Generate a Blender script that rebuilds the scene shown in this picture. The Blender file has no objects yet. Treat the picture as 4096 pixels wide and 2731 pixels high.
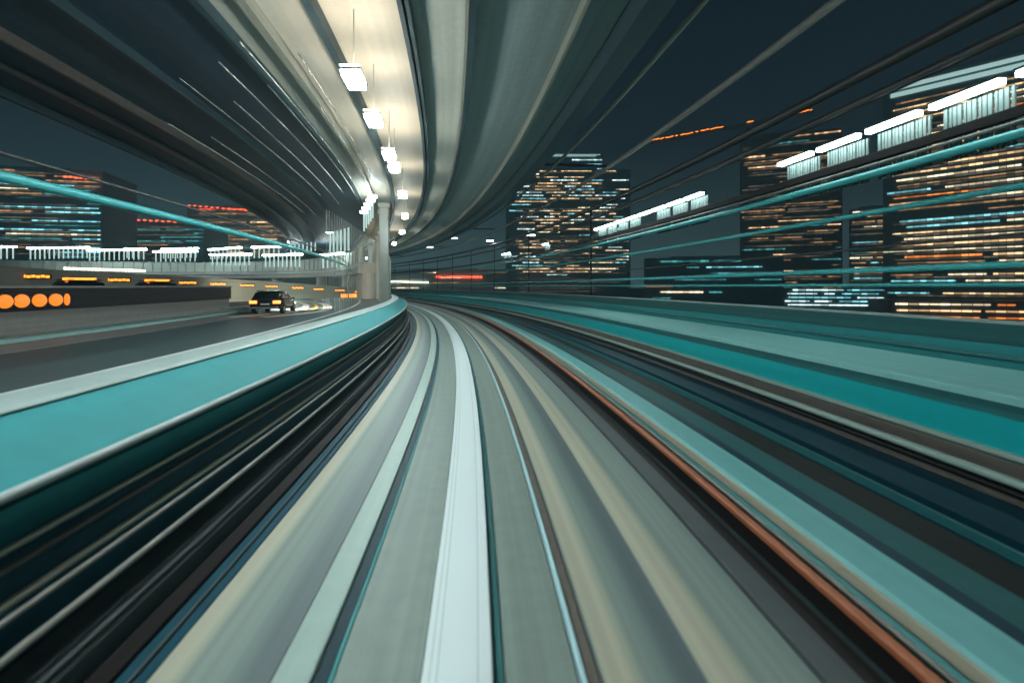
import bpy, bmesh, math, random
from mathutils import Vector
random.seed(7)
S = bpy.context.scene
C = S.collection
EYE = 2.2            # camera height above the running surface (z = 0)
R = 220.0            # radius of the left-hand curve
F = 520.0            # focal length in pixels of a 1024 px wide frame
VX, VY = 485.0, 286.0

# ------------------------------------------------------------------ camera, sky, sun
cam = bpy.data.cameras.new('camera'); cam_o = bpy.data.objects.new('camera', cam); C.objects.link(cam_o)
cam_o.location = (0, 0, EYE); cam_o.rotation_euler = (math.radians(90), 0, 0)
cam.sensor_width = 36; cam.lens = F / 1024 * 36
cam.shift_x = (512 - VX) / 1024; cam.shift_y = -(341 - VY) / 1024
cam.clip_start = 0.05; cam.clip_end = 6000
cam.dof.use_dof = True; cam.dof.focus_distance = 40; cam.dof.aperture_fstop = 0.8
S.camera = cam_o
w = bpy.data.worlds.new('World'); S.world = w; w.use_nodes = True
nt = w.node_tree; bg = nt.nodes['Background']
sky = nt.nodes.new('ShaderNodeTexSky'); sky.sky_type = 'NISHITA'; sky.sun_disc = False
sky.sun_elevation = math.radians(-3.5); sky.sun_rotation = math.radians(200)
sky.air_density = 1.3; sky.dust_density = 2.0; sky.ozone_density = 3.0
tint = nt.nodes.new('ShaderNodeMix'); tint.data_type = 'RGBA'; tint.blend_type = 'MULTIPLY'
tint.inputs[0].default_value = 1; tint.inputs[7].default_value = (0.85, 1.0, 0.95, 1)
nt.links.new(sky.outputs[0], tint.inputs[6])
# night glow of the city in the air: strongest along the horizon, fading towards the zenith
gtc = nt.nodes.new('ShaderNodeTexCoord'); gsx = nt.nodes.new('ShaderNodeSeparateXYZ'); nt.links.new(gtc.outputs['Generated'], gsx.inputs[0])
gr = nt.nodes.new('ShaderNodeValToRGB'); nt.links.new(gsx.outputs[2], gr.inputs[0])
cr_ = gr.color_ramp; cr_.elements[0].position = 0.0; cr_.elements[0].color = (0.55, 1.02, 1.1, 1); cr_.elements[1].position = 0.62; cr_.elements[1].color = (0.010, 0.024, 0.05, 1)
for p_, c_ in ((0.10, (0.32, 0.62, 0.70)), (0.25, (0.085, 0.18, 0.25))):
    e_ = cr_.elements.new(p_); e_.color = (*c_, 1)
ad = nt.nodes.new('ShaderNodeMix'); ad.data_type = 'RGBA'; ad.blend_type = 'ADD'; ad.inputs[0].default_value = 1
nt.links.new(tint.outputs[2], ad.inputs[6]); nt.links.new(gr.outputs[0], ad.inputs[7]); nt.links.new(ad.outputs[2], bg.inputs[0])
bg.inputs[1].default_value = 0.12
sun = bpy.data.lights.new('sun', 'SUN'); sun.energy = 0.03; sun.angle = math.radians(0.5); sun.color = (0.7, 0.85, 1)
so = bpy.data.objects.new('sun', sun); C.objects.link(so); so.rotation_euler = (math.radians(50), 0, math.radians(-30))
vs = S.view_settings; vs.view_transform = 'Standard'; vs.look = 'None'; vs.gamma = 1; vs.exposure = 0.0
S.cycles.use_denoising = True
S.cycles.max_bounces = 6; S.cycles.diffuse_bounces = 3; S.cycles.sample_clamp_indirect = 3.0

# ------------------------------------------------------------------ helpers
def P(s, a):
    t = s / R
    return (-R + (R + a) * math.cos(t), (R + a) * math.sin(t))
def at(px, py, Y):      # a point at depth Y metres seen at that place
    return Vector(((px - VX) / F * Y, Y, EYE - (py - VY) / F * Y))
def tag(o, label=None, cat=None, group=None, kind=None):
    if label: o['label'] = label
    if cat: o['category'] = cat
    if group: o['group'] = group
    if kind: o['kind'] = kind
    return o
def empty(name, loc=(0, 0, 0), rz=0):
    o = bpy.data.objects.new(name, None); C.objects.link(o); o.location = loc; o.rotation_euler = (0, 0, rz)
    o.empty_display_size = 0.2
    return o
def link(name, bm, m, parent=None, smooth=False):
    me = bpy.data.meshes.new(name); bmesh.ops.recalc_face_normals(bm, faces=bm.faces[:]); bm.to_mesh(me); bm.free()
    me.materials.append(m) if not isinstance(m, (list, tuple)) else [me.materials.append(x) for x in m]
    if smooth:
        for p in me.polygons: p.use_smooth = True
    o = bpy.data.objects.new(name, me); C.objects.link(o)
    if parent: o.parent = parent
    return o
def copy_tree(o, parent=None):
    c = o.copy(); C.objects.link(c)
    if parent: c.parent = parent
    for ch in list(o.children): copy_tree(ch, c)
    return c
def add_box(bm, x0, x1, y0, y1, z0, z1, bevel=0.0, mi=0):
    vs_ = [bm.verts.new((x, y, z)) for z in (z0, z1) for (x, y) in ((x0, y0), (x1, y0), (x1, y1), (x0, y1))]
    fs = [bm.faces.new([vs_[i] for i in q]) for q in ((3, 2, 1, 0), (4, 5, 6, 7), (0, 1, 5, 4), (1, 2, 6, 5), (2, 3, 7, 6), (3, 0, 4, 7))]
    for f in fs: f.material_index = mi
    if bevel:
        es = list({e for f in fs for e in f.edges})
        bmesh.ops.bevel(bm, geom=es, offset=bevel, segments=2, affect='EDGES', profile=0.6)
def box(name, m, parent, *d, bevel=0.0):
    bm = bmesh.new(); add_box(bm, *d, bevel=bevel); return link(name, bm, m, parent)
def add_tube(bm, pts, r, n=8, taper=None):
    rings = []
    for i, p in enumerate(pts):
        p = Vector(p); a = Vector(pts[max(i - 1, 0)]); b = Vector(pts[min(i + 1, len(pts) - 1)])
        d = (b - a).normalized(); up = Vector((0, 0, 1)) if abs(d.z) < 0.9 else Vector((1, 0, 0))
        u = d.cross(up).normalized(); v = u.cross(d)
        rr = r if taper is None else r * taper[i]
        rings.append([bm.verts.new(p + (u * math.cos(2 * math.pi * k / n) + v * math.sin(2 * math.pi * k / n)) * rr) for k in range(n)])
    for i in range(len(rings) - 1):
        for k in range(n):
            bm.faces.new((rings[i][k], rings[i][(k + 1) % n], rings[i + 1][(k + 1) % n], rings[i + 1][k]))
    bm.faces.new(rings[0][::-1]); bm.faces.new(rings[-1])
def steps(s0, s1):
    out = [s0]; s = s0
    while s < s1 - 0.01:
        s = min(s1, s + (1.0 if s < 60 else 2.5)); out.append(s)
    return out
def sweep_bm(prof, s0, s1, mi=None):
    """closed cross-section [(a, z), ...] swept along the curve"""
    bm = bmesh.new(); uv = bm.loops.layers.uv.new('UVMap')
    n = len(prof); ss = steps(s0, s1); rings = []
    for s in ss:
        rings.append([bm.verts.new((*P(s, a), z)) for a, z in prof])
    for i in range(len(ss) - 1):
        for k in range(n):
            k2 = (k + 1) % n
            f = bm.faces.new((rings[i][k], rings[i][k2], rings[i + 1][k2], rings[i + 1][k]))
            for lp, (j, v) in zip(f.loops, ((k, ss[i]), (k2, ss[i]), (k2, ss[i + 1]), (k, ss[i + 1]))):
                lp[uv].uv = (prof[j][0] + prof[j][1], v)
            if mi: f.material_index = mi[k]
    bm.faces.new(rings[0][::-1]); bm.faces.new(rings[-1])
    return bm
def sweep(name, prof, m, s0=-7.0, s1=150.0, parent=None, mi=None):
    return link(name, sweep_bm(prof, s0, s1, mi), m, parent)
def rect(a0, a1, z0, z1, b=0.0):
    if not b: return [(a0, z0), (a1, z0), (a1, z1), (a0, z1)]
    return [(a0, z0), (a1, z0), (a1, z1 - b), (a1 - b, z1), (a0 + b, z1), (a0, z1 - b)]
def ring(a, z, r, n=10):
    return [(a + r * math.cos(2 * math.pi * k / n), z + r * math.sin(2 * math.pi * k / n)) for k in range(n)]
def pipe(name, a, z, r, m, s0=-7.0, s1=150.0, parent=None, n=10):
    return link(name, sweep_bm(ring(a, z, r, n), s0, s1), m, parent, smooth=True)

# ------------------------------------------------------------------ materials
def bands(name, a0, a1, stops):
    """concrete running surface worn into soft lengthwise bands: stops = [(offset across the track, colour)]"""
    m = streak(name, (0.3, 0.3, 0.3), 0.5); t = m.node_tree; b = t.nodes['Principled BSDF']
    uv = t.nodes.new('ShaderNodeUVMap'); sx = t.nodes.new('ShaderNodeSeparateXYZ'); t.links.new(uv.outputs[0], sx.inputs[0])
    mr = t.nodes.new('ShaderNodeMapRange'); mr.inputs[1].default_value = a0; mr.inputs[2].default_value = a1; t.links.new(sx.outputs[0], mr.inputs[0])
    cr = t.nodes.new('ShaderNodeValToRGB'); t.links.new(mr.outputs[0], cr.inputs[0])
    el = cr.color_ramp.elements
    el[0].color = (*stops[0][1], 1); el[1].color = (*stops[-1][1], 1)
    for a, c in stops[1:-1]:
        e = el.new((a - a0) / (a1 - a0)); e.color = (*c, 1)
    mp = t.nodes.new('ShaderNodeMapping'); mp.inputs['Scale'].default_value = (14, 0.05, 1); t.links.new(uv.outputs[0], mp.inputs[0])
    n1 = t.nodes.new('ShaderNodeTexNoise'); n1.inputs['Detail'].default_value = 5; n1.inputs['Scale'].default_value = 1; t.links.new(mp.outputs[0], n1.inputs['Vector'])
    r2 = t.nodes.new('ShaderNodeMapRange'); r2.inputs[1].default_value = 0.3; r2.inputs[2].default_value = 0.7; r2.inputs[3].default_value = 0.86; r2.inputs[4].default_value = 1.1; t.links.new(n1.outputs['Fac'], r2.inputs[0])
    mx = t.nodes.new('ShaderNodeMix'); mx.data_type = 'RGBA'; mx.blend_type = 'MULTIPLY'; mx.inputs[0].default_value = 1
    t.links.new(cr.outputs[0], mx.inputs[6]); t.links.new(r2.outputs[0], mx.inputs[7]); t.links.new(mx.outputs[2], b.inputs['Base Color'])
    return m
def streak(name, col, rough=0.55, amp=0.35, su=9.0, sv=0.06, metal=0.0, col2=None, bump=0.0):
    """paint or concrete worn in long streaks along the direction of travel (u across, v along)"""
    m = bpy.data.materials.new(name); m.use_nodes = True; t = m.node_tree; b = t.nodes['Principled BSDF']
    tc = t.nodes.new('ShaderNodeTexCoord'); mp = t.nodes.new('ShaderNodeMapping'); mp.inputs['Scale'].default_value = (su, sv, 1)
    t.links.new(tc.outputs['UV'], mp.inputs[0])
    n1 = t.nodes.new('ShaderNodeTexNoise'); n1.inputs['Scale'].default_value = 1.0; n1.inputs['Detail'].default_value = 5; n1.inputs['Roughness'].default_value = 0.6
    t.links.new(mp.outputs[0], n1.inputs['Vector'])
    n2 = t.nodes.new('ShaderNodeTexNoise'); n2.inputs['Scale'].default_value = 5.0; n2.inputs['Detail'].default_value = 4
    t.links.new(tc.outputs['UV'], n2.inputs['Vector'])
    mr = t.nodes.new('ShaderNodeMapRange'); mr.inputs[1].default_value = 0.3; mr.inputs[2].default_value = 0.7
    t.links.new(n1.outputs['Fac'], mr.inputs[0])
    mx = t.nodes.new('ShaderNodeMix'); mx.data_type = 'RGBA'
    c2 = col2 or tuple(c * (1 - amp) for c in col)
    mx.inputs[6].default_value = (*c2, 1); mx.inputs[7].default_value = (*[min(1, c * (1 + amp * 0.5)) for c in col], 1)
    t.links.new(mr.outputs[0], mx.inputs[0])
    m2 = t.nodes.new('ShaderNodeMix'); m2.data_type = 'RGBA'; m2.blend_type = 'MULTIPLY'; m2.inputs[0].default_value = 1
    r2 = t.nodes.new('ShaderNodeMapRange'); r2.inputs[1].default_value = 0.3; r2.inputs[2].default_value = 0.7; r2.inputs[3].default_value = 1 - amp * 0.3; r2.inputs[4].default_value = 1 + amp * 0.2
    t.links.new(n2.outputs['Fac'], r2.inputs[0]); t.links.new(mx.outputs[2], m2.inputs[6]); t.links.new(r2.outputs[0], m2.inputs[7])
    t.links.new(m2.outputs[2], b.inputs['Base Color'])
    rr = t.nodes.new('ShaderNodeMapRange'); rr.inputs[3].default_value = rough - 0.12; rr.inputs[4].default_value = min(1, rough + 0.12)
    t.links.new(n1.outputs['Fac'], rr.inputs[0]); t.links.new(rr.outputs[0], b.inputs['Roughness'])
    b.inputs['Metallic'].default_value = metal
    b.inputs['Specular IOR Level'].default_value = 0.35 if max(col) > 0.15 else 0.12
    return m
def plain(name, col, rough=0.5, metal=0.0, amp=0.2, scale=3.0):
    m = bpy.data.materials.new(name); m.use_nodes = True; t = m.node_tree; b = t.nodes['Principled BSDF']
    tc = t.nodes.new('ShaderNodeTexCoord'); n1 = t.nodes.new('ShaderNodeTexNoise'); n1.inputs['Scale'].default_value = scale; n1.inputs['Detail'].default_value = 4
    t.links.new(tc.outputs['Object'], n1.inputs['Vector'])
    mx = t.nodes.new('ShaderNodeMix'); mx.data_type = 'RGBA'
    mx.inputs[6].default_value = (*[c * (1 - amp) for c in col], 1); mx.inputs[7].default_value = (*[min(1, c * (1 + amp)) for c in col], 1)
    t.links.new(n1.outputs['Fac'], mx.inputs[0]); t.links.new(mx.outputs[2], b.inputs['Base Color'])
    b.inputs['Roughness'].default_value = rough; b.inputs['Metallic'].default_value = metal
    return m
def glow(name, col, strength, sample=True):
    m = bpy.data.materials.new(name); m.use_nodes = True; b = m.node_tree.nodes['Principled BSDF']
    b.inputs['Base Color'].default_value = (0.04, 0.04, 0.04, 1)
    b.inputs['Emission Color'].default_value = (*col, 1); b.inputs['Emission Strength'].default_value = strength
    if not sample: m.cycles.emission_sampling = 'NONE'
    return m
def panes(name, col, strength, cell=3.0, dark=0.22):
    """lit windows: each pane has its own brightness, some rooms are dark"""
    m = bpy.data.materials.new(name); m.use_nodes = True; t = m.node_tree; b = t.nodes['Principled BSDF']
    b.inputs['Base Color'].default_value = (0.02, 0.03, 0.035, 1); b.inputs['Roughness'].default_value = 0.2
    uv = t.nodes.new('ShaderNodeUVMap'); sx = t.nodes.new('ShaderNodeSeparateXYZ'); t.links.new(uv.outputs[0], sx.inputs[0])
    dv = t.nodes.new('ShaderNodeMath'); dv.operation = 'DIVIDE'; dv.inputs[1].default_value = cell; t.links.new(sx.outputs[0], dv.inputs[0])
    fl = t.nodes.new('ShaderNodeMath'); fl.operation = 'FLOOR'; t.links.new(dv.outputs[0], fl.inputs[0])
    fr = t.nodes.new('ShaderNodeMath'); fr.operation = 'FRACT'; t.links.new(dv.outputs[0], fr.inputs[0])
    ml = t.nodes.new('ShaderNodeMath'); ml.operation = 'LESS_THAN'; ml.inputs[1].default_value = 0.93; t.links.new(fr.outputs[0], ml.inputs[0])
    cb = t.nodes.new('ShaderNodeCombineXYZ'); t.links.new(fl.outputs[0], cb.inputs[0]); t.links.new(sx.outputs[1], cb.inputs[1])
    wn = t.nodes.new('ShaderNodeTexWhiteNoise'); wn.noise_dimensions = '2D'; t.links.new(cb.outputs[0], wn.inputs['Vector'])
    mr = t.nodes.new('ShaderNodeMapRange'); mr.inputs[1].default_value = dark; mr.inputs[2].default_value = 1; mr.inputs[3].default_value = strength * 0.3; mr.inputs[4].default_value = strength * 1.45
    t.links.new(wn.outputs['Value'], mr.inputs[0])
    mm = t.nodes.new('ShaderNodeMath'); mm.operation = 'MULTIPLY'; t.links.new(mr.outputs[0], mm.inputs[0]); t.links.new(ml.outputs[0], mm.inputs[1])
    b.inputs['Emission Color'].default_value = (*col, 1); t.links.new(mm.outputs[0], b.inputs['Emission Strength'])
    m.cycles.emission_sampling = 'NONE'
    return m

M = {
 'bed': streak('dark track bed', (0.035, 0.05, 0.055), 0.6),
 'pad': streak('grey green concrete', (0.235, 0.285, 0.255), 0.5, 0.22),
 'pad_blue': streak('blue grey concrete', (0.115, 0.145, 0.15), 0.5, 0.25),
 'beige': streak('beige concrete', (0.46, 0.43, 0.33), 0.5, 0.15),
 'pale': streak('pale green paint', (0.36, 0.47, 0.42), 0.45, 0.15),
 'white': streak('white painted steel', (0.84, 0.90, 0.91), 0.4, 0.025),
 'teal_dark': streak('dark teal paint', (0.025, 0.15, 0.16), 0.4),
 'teal_line': streak('cyan painted steel', (0.10, 0.48, 0.50), 0.35, 0.2),
 'cyan_line': streak('pale cyan steel', (0.60, 0.85, 0.90), 0.3, 0.1),
 'brown': streak('brown steel', (0.15, 0.125, 0.11), 0.5),
 'slate': streak('slate grey concrete', (0.10, 0.11, 0.115), 0.5, 0.2, su=5),
 'black': streak('black rubbed steel', (0.018, 0.014, 0.014), 0.5),
 'orange': streak('worn orange conductor', (0.42, 0.125, 0.055), 0.5, 0.15),
 'teal': streak('teal painted wall', (0.025, 0.255, 0.275), 0.7, 0.18, su=3),
 'teal_bright': streak('bright teal panel', (0.005, 0.47, 0.50), 0.4, 0.15, su=3),
 'teal_pale': streak('pale teal concrete', (0.30, 0.66, 0.64), 0.5, 0.12, su=3),
 'kerb_road': streak('pale painted kerb', (0.50, 0.78, 0.74), 0.6, 0.12, su=3),
 'groove': streak('dark navy groove paint', (0.012, 0.04, 0.055), 0.5, 0.3),
 'handrail': streak('dull white handrail paint', (0.50, 0.55, 0.54), 0.65, 0.1),
 'kerb': streak('pale teal kerb paint', (0.17, 0.46, 0.46), 0.5, 0.15, su=5),
 'teal_green': streak('green teal paint', (0.03, 0.115, 0.12), 0.5, 0.2),
 'navy': streak('navy track floor', (0.003, 0.036, 0.058), 0.4, 0.4, su=2.2),
 'coping': streak('pale coping', (0.36, 0.43, 0.41), 0.5, 0.15),
 'rail': streak('polished rail', (0.42, 0.40, 0.33), 0.35, 0.2, metal=0.3),
 'asphalt': streak('wet asphalt', (0.085, 0.115, 0.12), 0.5, 0.3, su=0.8),
 'brown_wall': streak('brown grey concrete', (0.27, 0.25, 0.235), 0.6, 0.25, su=4),
 'dark_wall': streak('dark fluted wall', (0.045, 0.04, 0.045), 0.5, 0.35, su=7),
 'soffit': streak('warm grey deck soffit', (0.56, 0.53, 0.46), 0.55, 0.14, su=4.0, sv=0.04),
 'soffit_shade': streak('shade darkened deck soffit', (0.045, 0.075, 0.105), 0.5, 0.35, su=3.0, sv=0.04),  # left soffit darkened in its colour where lamp light falls off
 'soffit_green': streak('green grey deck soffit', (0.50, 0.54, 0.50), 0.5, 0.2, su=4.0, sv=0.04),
 'soffit_blue': streak('blue grey deck soffit', (0.32, 0.39, 0.385), 0.5, 0.25, su=4.0, sv=0.04),  # blue grey, its colour also darkened for the lamp light fading to the right
 'navy_left': streak('navy blue ledge paint', (0.011, 0.065, 0.095), 0.5, 0.35, su=4),
 'girder': streak('dark blue girder paint', (0.045, 0.075, 0.09), 0.45, 0.3),
 'girder_pale': streak('pale girder paint', (0.33, 0.33, 0.28), 0.45, 0.25),
 'pipe_dark': plain('dark pipe', (0.05, 0.045, 0.045), 0.4),
 'pipe_grey': plain('dull grey pipe', (0.22, 0.2, 0.18), 0.4),
 'pipe_teal': plain('teal pipe paint', (0.07, 0.50, 0.52), 0.35),
 'steel': plain('bright glint strand', (0.8, 0.78, 0.7), 0.25, 0.9),
 'screen': plain('pale screen rods', (0.42, 0.42, 0.37), 0.5),
 'concrete': plain('column concrete', (0.27, 0.27, 0.245), 0.7, 0, 0.2, 1.2),
 'ribbed': plain('pale glow ribs', (0.13, 0.18, 0.175), 0.6),
 'ground': plain('dark ground', (0.03, 0.04, 0.042), 0.8, 0, 0.4, 0.02),
 'metal_dark': plain('dark lamp metal', (0.05, 0.055, 0.06), 0.4, 0.5),
 'paint_white': plain('white road paint', (0.75, 0.75, 0.72), 0.6),
 'paint_yellow': plain('yellow road paint', (0.75, 0.42, 0.08), 0.6),
 'tower': plain('dark glass cladding', (0.30, 0.44, 0.47), 0.7),
 'tower_brown': plain('brown cladding', (0.32, 0.34, 0.35), 0.7),
 'viaduct': streak('pale viaduct concrete', (0.34, 0.40, 0.36), 0.6, 0.2, su=6),
 'car_paint': plain('black car paint', (0.015, 0.017, 0.02), 0.2, 0.3),
 'car_glass': plain('dark car glass', (0.01, 0.012, 0.015), 0.08),
 'tyre': plain('tyre rubber', (0.02, 0.02, 0.02), 0.8),
 'rim': plain('wheel rim', (0.4, 0.4, 0.42), 0.3, 0.8),
 'plate': plain('pale number plate', (0.8, 0.78, 0.7), 0.4),
 'chrome': plain('chrome trim', (0.75, 0.75, 0.75), 0.15, 0.9),
 'g_lamp': glow('ceiling lamp panel', (0.82, 1.0, 1.0), 135),
 'g_up': glow('ceiling lamp uplight', (1.0, 0.89, 0.70), 34),
 'g_strip': glow('white strip lamp', (0.80, 1.0, 0.97), 22),
 'g_post': glow('white post lamp', (0.85, 1.0, 0.97), 30),
 'g_post_streak': glow('pale light streak', (0.62, 0.9, 0.84), 0.75, False),
 'g_orange': glow('orange lamp', (1.0, 0.23, 0.02), 3.6),
 'g_orange_big': glow('orange beacon lens', (1.0, 0.23, 0.012), 1.25),
 'g_red': glow('red beacon', (1.0, 0.08, 0.03), 6, False),
 'g_tail': glow('tail lamp', (1.0, 0.16, 0.03), 6),
 'g_warm': glow('warm white lamp', (1.0, 0.85, 0.6), 8, False),
 'g_crown': glow('pale crown light', (0.62, 0.95, 0.92), 0.8, False),
 'g_blue': glow('blue sign light', (0.08, 0.5, 0.95), 1.4, False),
}
WIN = {
 'warm': panes('warm windows', (1.0, 0.60, 0.30), 2.2), 'cream': panes('cream windows', (1.0, 0.80, 0.52), 2.2),
 'cyan': panes('cyan windows', (0.30, 0.85, 0.95), 1.7), 'white': panes('white windows', (0.75, 1.0, 1.0), 2.6),
 'teal': panes('teal windows', (0.12, 0.6, 0.62), 0.7), 'orange': panes('orange windows', (1.0, 0.27, 0.05), 2.0, dark=0.1),
 'red': panes('red windows', (1.0, 0.09, 0.03), 2.5, dark=0.1), 'amber': panes('amber windows', (0.85, 0.45, 0.2), 0.8),
 'dim': panes('dim windows', (0.55, 0.42, 0.30), 0.30), 'blue': panes('blue windows', (0.08, 0.5, 0.95), 1.8, dark=0.0),
}

# ------------------------------------------------------------------ ground and track
bm = bmesh.new()
q = [bm.verts.new(v) for v in ((-3000, -400, -14), (3000, -400, -14), (3000, 5000, -14), (-3000, 5000, -14))]; bm.faces.new(q)
tag(link('ground', bm, M['ground']), kind='structure')
tag(sweep('track_bed', [(-2.62, -1.4), (3.6, -1.4), (3.6, -0.10), (-2.62, -0.10)], M['bed']), kind='structure')

def strip(name, a0, a1, z, m, label, z0=-0.096, b=0.008):
    return tag(sweep(name, rect(a0, a1, z0, z, b), M[m]), label, 'track strip')
BE, PA, BL, MI = (0.47, 0.44, 0.34), (0.235, 0.285, 0.255), (0.115, 0.145, 0.155), (0.19,0.24,0.225)
M['left_bands'] = bands('worn left running surface', -1.87, -1.174, [(-1.87, MI), (-1.855, BE), (-1.74, BE), (-1.66, PA), (-1.52, PA), (-1.40, MI), (-1.30, BL), (-1.174, BL)])
M['right_bands'] = bands('worn right running surface', 0.68, 1.895, [(0.68, MI), (0.70, BE), (0.83, BE), (0.93, PA), (1.04, MI), (1.14, BL), (1.25, BL), (1.275, BE), (1.46, BE), (1.54, PA), (1.74, PA), (1.895, MI)])
tag(sweep('running_surface', rect(-1.87, -1.174, -0.096, 0.0, 0.008), M['left_bands']), 'left running surface with a beige rim fading to green and blue grey', 'running surface')
strip('guide_strip', -1.17, -0.953, 0.014, 'pale', 'pale green painted strip left of the dark groove')
strip('groove_liner', -0.949, -0.86, -0.012, 'groove', 'dark sunken groove left of the wide central pads')
strip('edge_trim', -0.856, -0.836, 0.01, 'teal_line', 'thin teal steel trim along the right lip of the dark groove')
strip('running_pad', -0.832, -0.34, 0.0, 'pad', 'wide grey green pad left of the white guide plate')
gp = tag(sweep('guide_plate', rect(-0.336, 0.063, -0.096, 0.03, 0.01), M['white']), 'broad white guide plate running up the middle of the track', 'guide plate')
sweep('joint_line', rect(-0.292, -0.288, 0.03, 0.034), M['pale'], parent=gp)
sweep('joint_line', rect(-0.252, -0.248, 0.03, 0.034), M['pale'], parent=gp)
sweep('joint_line', rect(-0.022, -0.018, 0.03, 0.034), M['pale'], parent=gp)
strip('groove_liner', 0.067, 0.132, -0.05, 'teal_dark', 'dark teal groove along the right side of the white guide plate')
strip('running_pad', 0.136, 0.543, 0.0, 'pad', 'grey green pad between white guide plate and thin cyan rail')
strip('thin_rail', 0.55, 0.585, 0.035, 'cyan_line', 'thin bright cyan rail right of the white guide plate', b=0.01)
strip('groove_liner', 0.59, 0.676, -0.03, 'brown', 'brown steel channel right of the thin cyan rail')
tag(sweep('running_surface', rect(0.68, 1.895, -0.096, 0.0, 0.008), M['right_bands']), 'right running surface with two beige bands fading to green and blue grey', 'running surface')
strip('cable_trough', 1.915, 2.12, 0.02, 'slate', 'slate grey cable trough lid at the right edge of the track')
strip('cable_trough', 2.13, 2.29, -0.03, 'black', 'black cable trough left of the orange rail')
orr = empty('conductor_rail')
tag(orr, 'worn orange conductor rail with dark web on the right of the track', 'rail')
sweep('rail_web', rect(2.40, 2.50, -0.096, 0.06), M['black'], parent=orr)
sweep('rail_head', rect(2.38, 2.455, 0.064, 0.115, 0.012), M['orange'], parent=orr)
pipe('cable', 2.53, 0.09, 0.018, M['pipe_grey'], parent=orr)
kb = empty('kerb_wall'); tag(kb, 'pale teal kerb wall between the two tracks with a cream lip', 'kerb')
sweep('kerb_top', rect(2.62, 3.02, -0.09, 0.22, 0.03), M['kerb'], parent=kb)
sweep('lip', rect(2.592, 2.617, 0.12, 0.20), M['beige'], parent=kb)
sweep('kerb_edge', rect(3.024, 3.28, -0.09, 0.13, 0.02), M['navy'], parent=kb)
strip('edge_beam', 3.30, 3.70, 0.08, 'teal_green', 'green teal ledge behind the pale teal kerb wall', b=0.02)
# opposite track
tag(sweep('opposite_track_bed', [(3.62, -1.4), (6.10, -1.4), (6.10, -0.22), (3.62, -0.22)], M['navy']), kind='structure')
strip('running_pad', 3.95, 4.5, -0.14, 'black', 'dark inner pad of the opposite track', z0=-0.218)
strip('running_pad', 4.95, 5.45, -0.14, 'navy', 'deep blue outer pad of the opposite track', z0=-0.218)
strip('thin_rail', 4.70, 4.74, -0.12, 'teal_dark', 'thin dark rail in the middle of the opposite track', z0=-0.218)
rb = empty('side_rail'); tag(rb, 'dark brown side beam with pale green rail beyond the opposite track', 'rail')
sweep('beam', [(5.92, -0.21), (6.06, -0.21), (6.06, 0.16), (6.00, 0.24), (5.92, 0.24)], M['brown'], parent=rb)
pipe('rail_head', 5.84, 0.06, 0.055, M['pale'], parent=rb)
pipe('cable', 5.88, -0.07, 0.03, M['black'], parent=rb)
wp = empty('walkway_wall'); tag(wp, 'bright teal wall of the raised walkway right of the opposite track', 'wall')
sweep('panel', rect(6.16, 6.30, -1.4, 0.66), M['teal_bright'], parent=wp)
sweep('bottom_rail', rect(6.10, 6.157, 0.22, 0.28), M['pale'], parent=wp)
sweep('painted_shade', rect(6.20, 6.30, 0.663, 0.82), M['teal_dark'], parent=wp)  # dark paint stands in for the shade below the walkway
tag(sweep('walkway', rect(6.18, 8.28, 0.824, 0.93, 0.02), M['teal_pale']), kind='structure')
pw = empty('parapet_wall'); tag(pw, 'teal parapet with dull upper panel and pale coping along the right edge', 'wall')
sweep('lower_panel', rect(8.30, 8.60, -1.4, 1.28), M['teal'], parent=pw)
pipe('pipe', 8.26, 1.08, 0.035, M['teal_dark'], parent=pw)
sweep('upper_panel', rect(8.36, 8.56, 1.284, 1.60), M['teal_green'], parent=pw)
sweep('coping', rect(8.32, 8.62, 1.604, 1.65, 0.012), M['coping'], parent=pw)

# ------------------------------------------------------------------ right fence: posts, pipes, repeated lamp and its glow ribs
PIPES = [(2.46, 0.08, 'pipe_teal', 'thick teal pipe, the highest teal one on the right fence'),
         (1.62, 0.06, 'pipe_teal', 'teal pipe in the middle of the right fence'),
         (0.36, 0.065, 'pipe_teal', 'teal pipe just above the parapet coping on the right'),
         (0.03, 0.04, 'pipe_teal', 'thin teal pipe, the lowest on the right fence'),
         (0.85, 0.025, 'pipe_dark', 'thin dark cable between the teal pipes of the right fence'),
         (2.66, 0.028, 'pipe_grey', 'thin grey pipe tucked under the dark fence beam'),
         (4.75, 0.13, 'pipe_dark', 'dark brown pipe high on the fence posts against the night sky, topmost'),
         (4.15, 0.10, 'pipe_dark', 'dark pipe just below the topmost one on the fence posts')]
for dz, r, m, lab in PIPES:
    tag(pipe('pipe' if r > 0.026 else 'cable', 8.78, EYE + dz, r, M[m]), lab, 'pipe', 'pipes along the right fence')
tag(sweep('fence_beam', rect(8.80, 8.92, EYE + 2.76, EYE + 2.93), M['black']), 'dark beam under the pale glow ribs on the right', 'beam')
post0 = None
for k, s in enumerate((-5, 6.2, 31.5, 46, 58, 68, 77, 85, 93, 101, 110, 120)):
    if post0 is None:
        bm = bmesh.new(); add_box(bm, -0.05, 0.05, -0.04, 0.04, 0, 5.35)
        add_box(bm, -0.09, 0.09, -0.09, 0.09, 0.0, 0.02)
        post0 = link('fence_post', bm, M['metal_dark']); o = post0
    else: o = copy_tree(post0)
    x, y = P(s, 8.99 - 0.0); o.location = (x, y, 1.652); o.rotation_euler = (0, 0, s / R)
    tag(o, 'slim dark steel post of the right fence', 'post', 'posts of the right fence')
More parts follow.
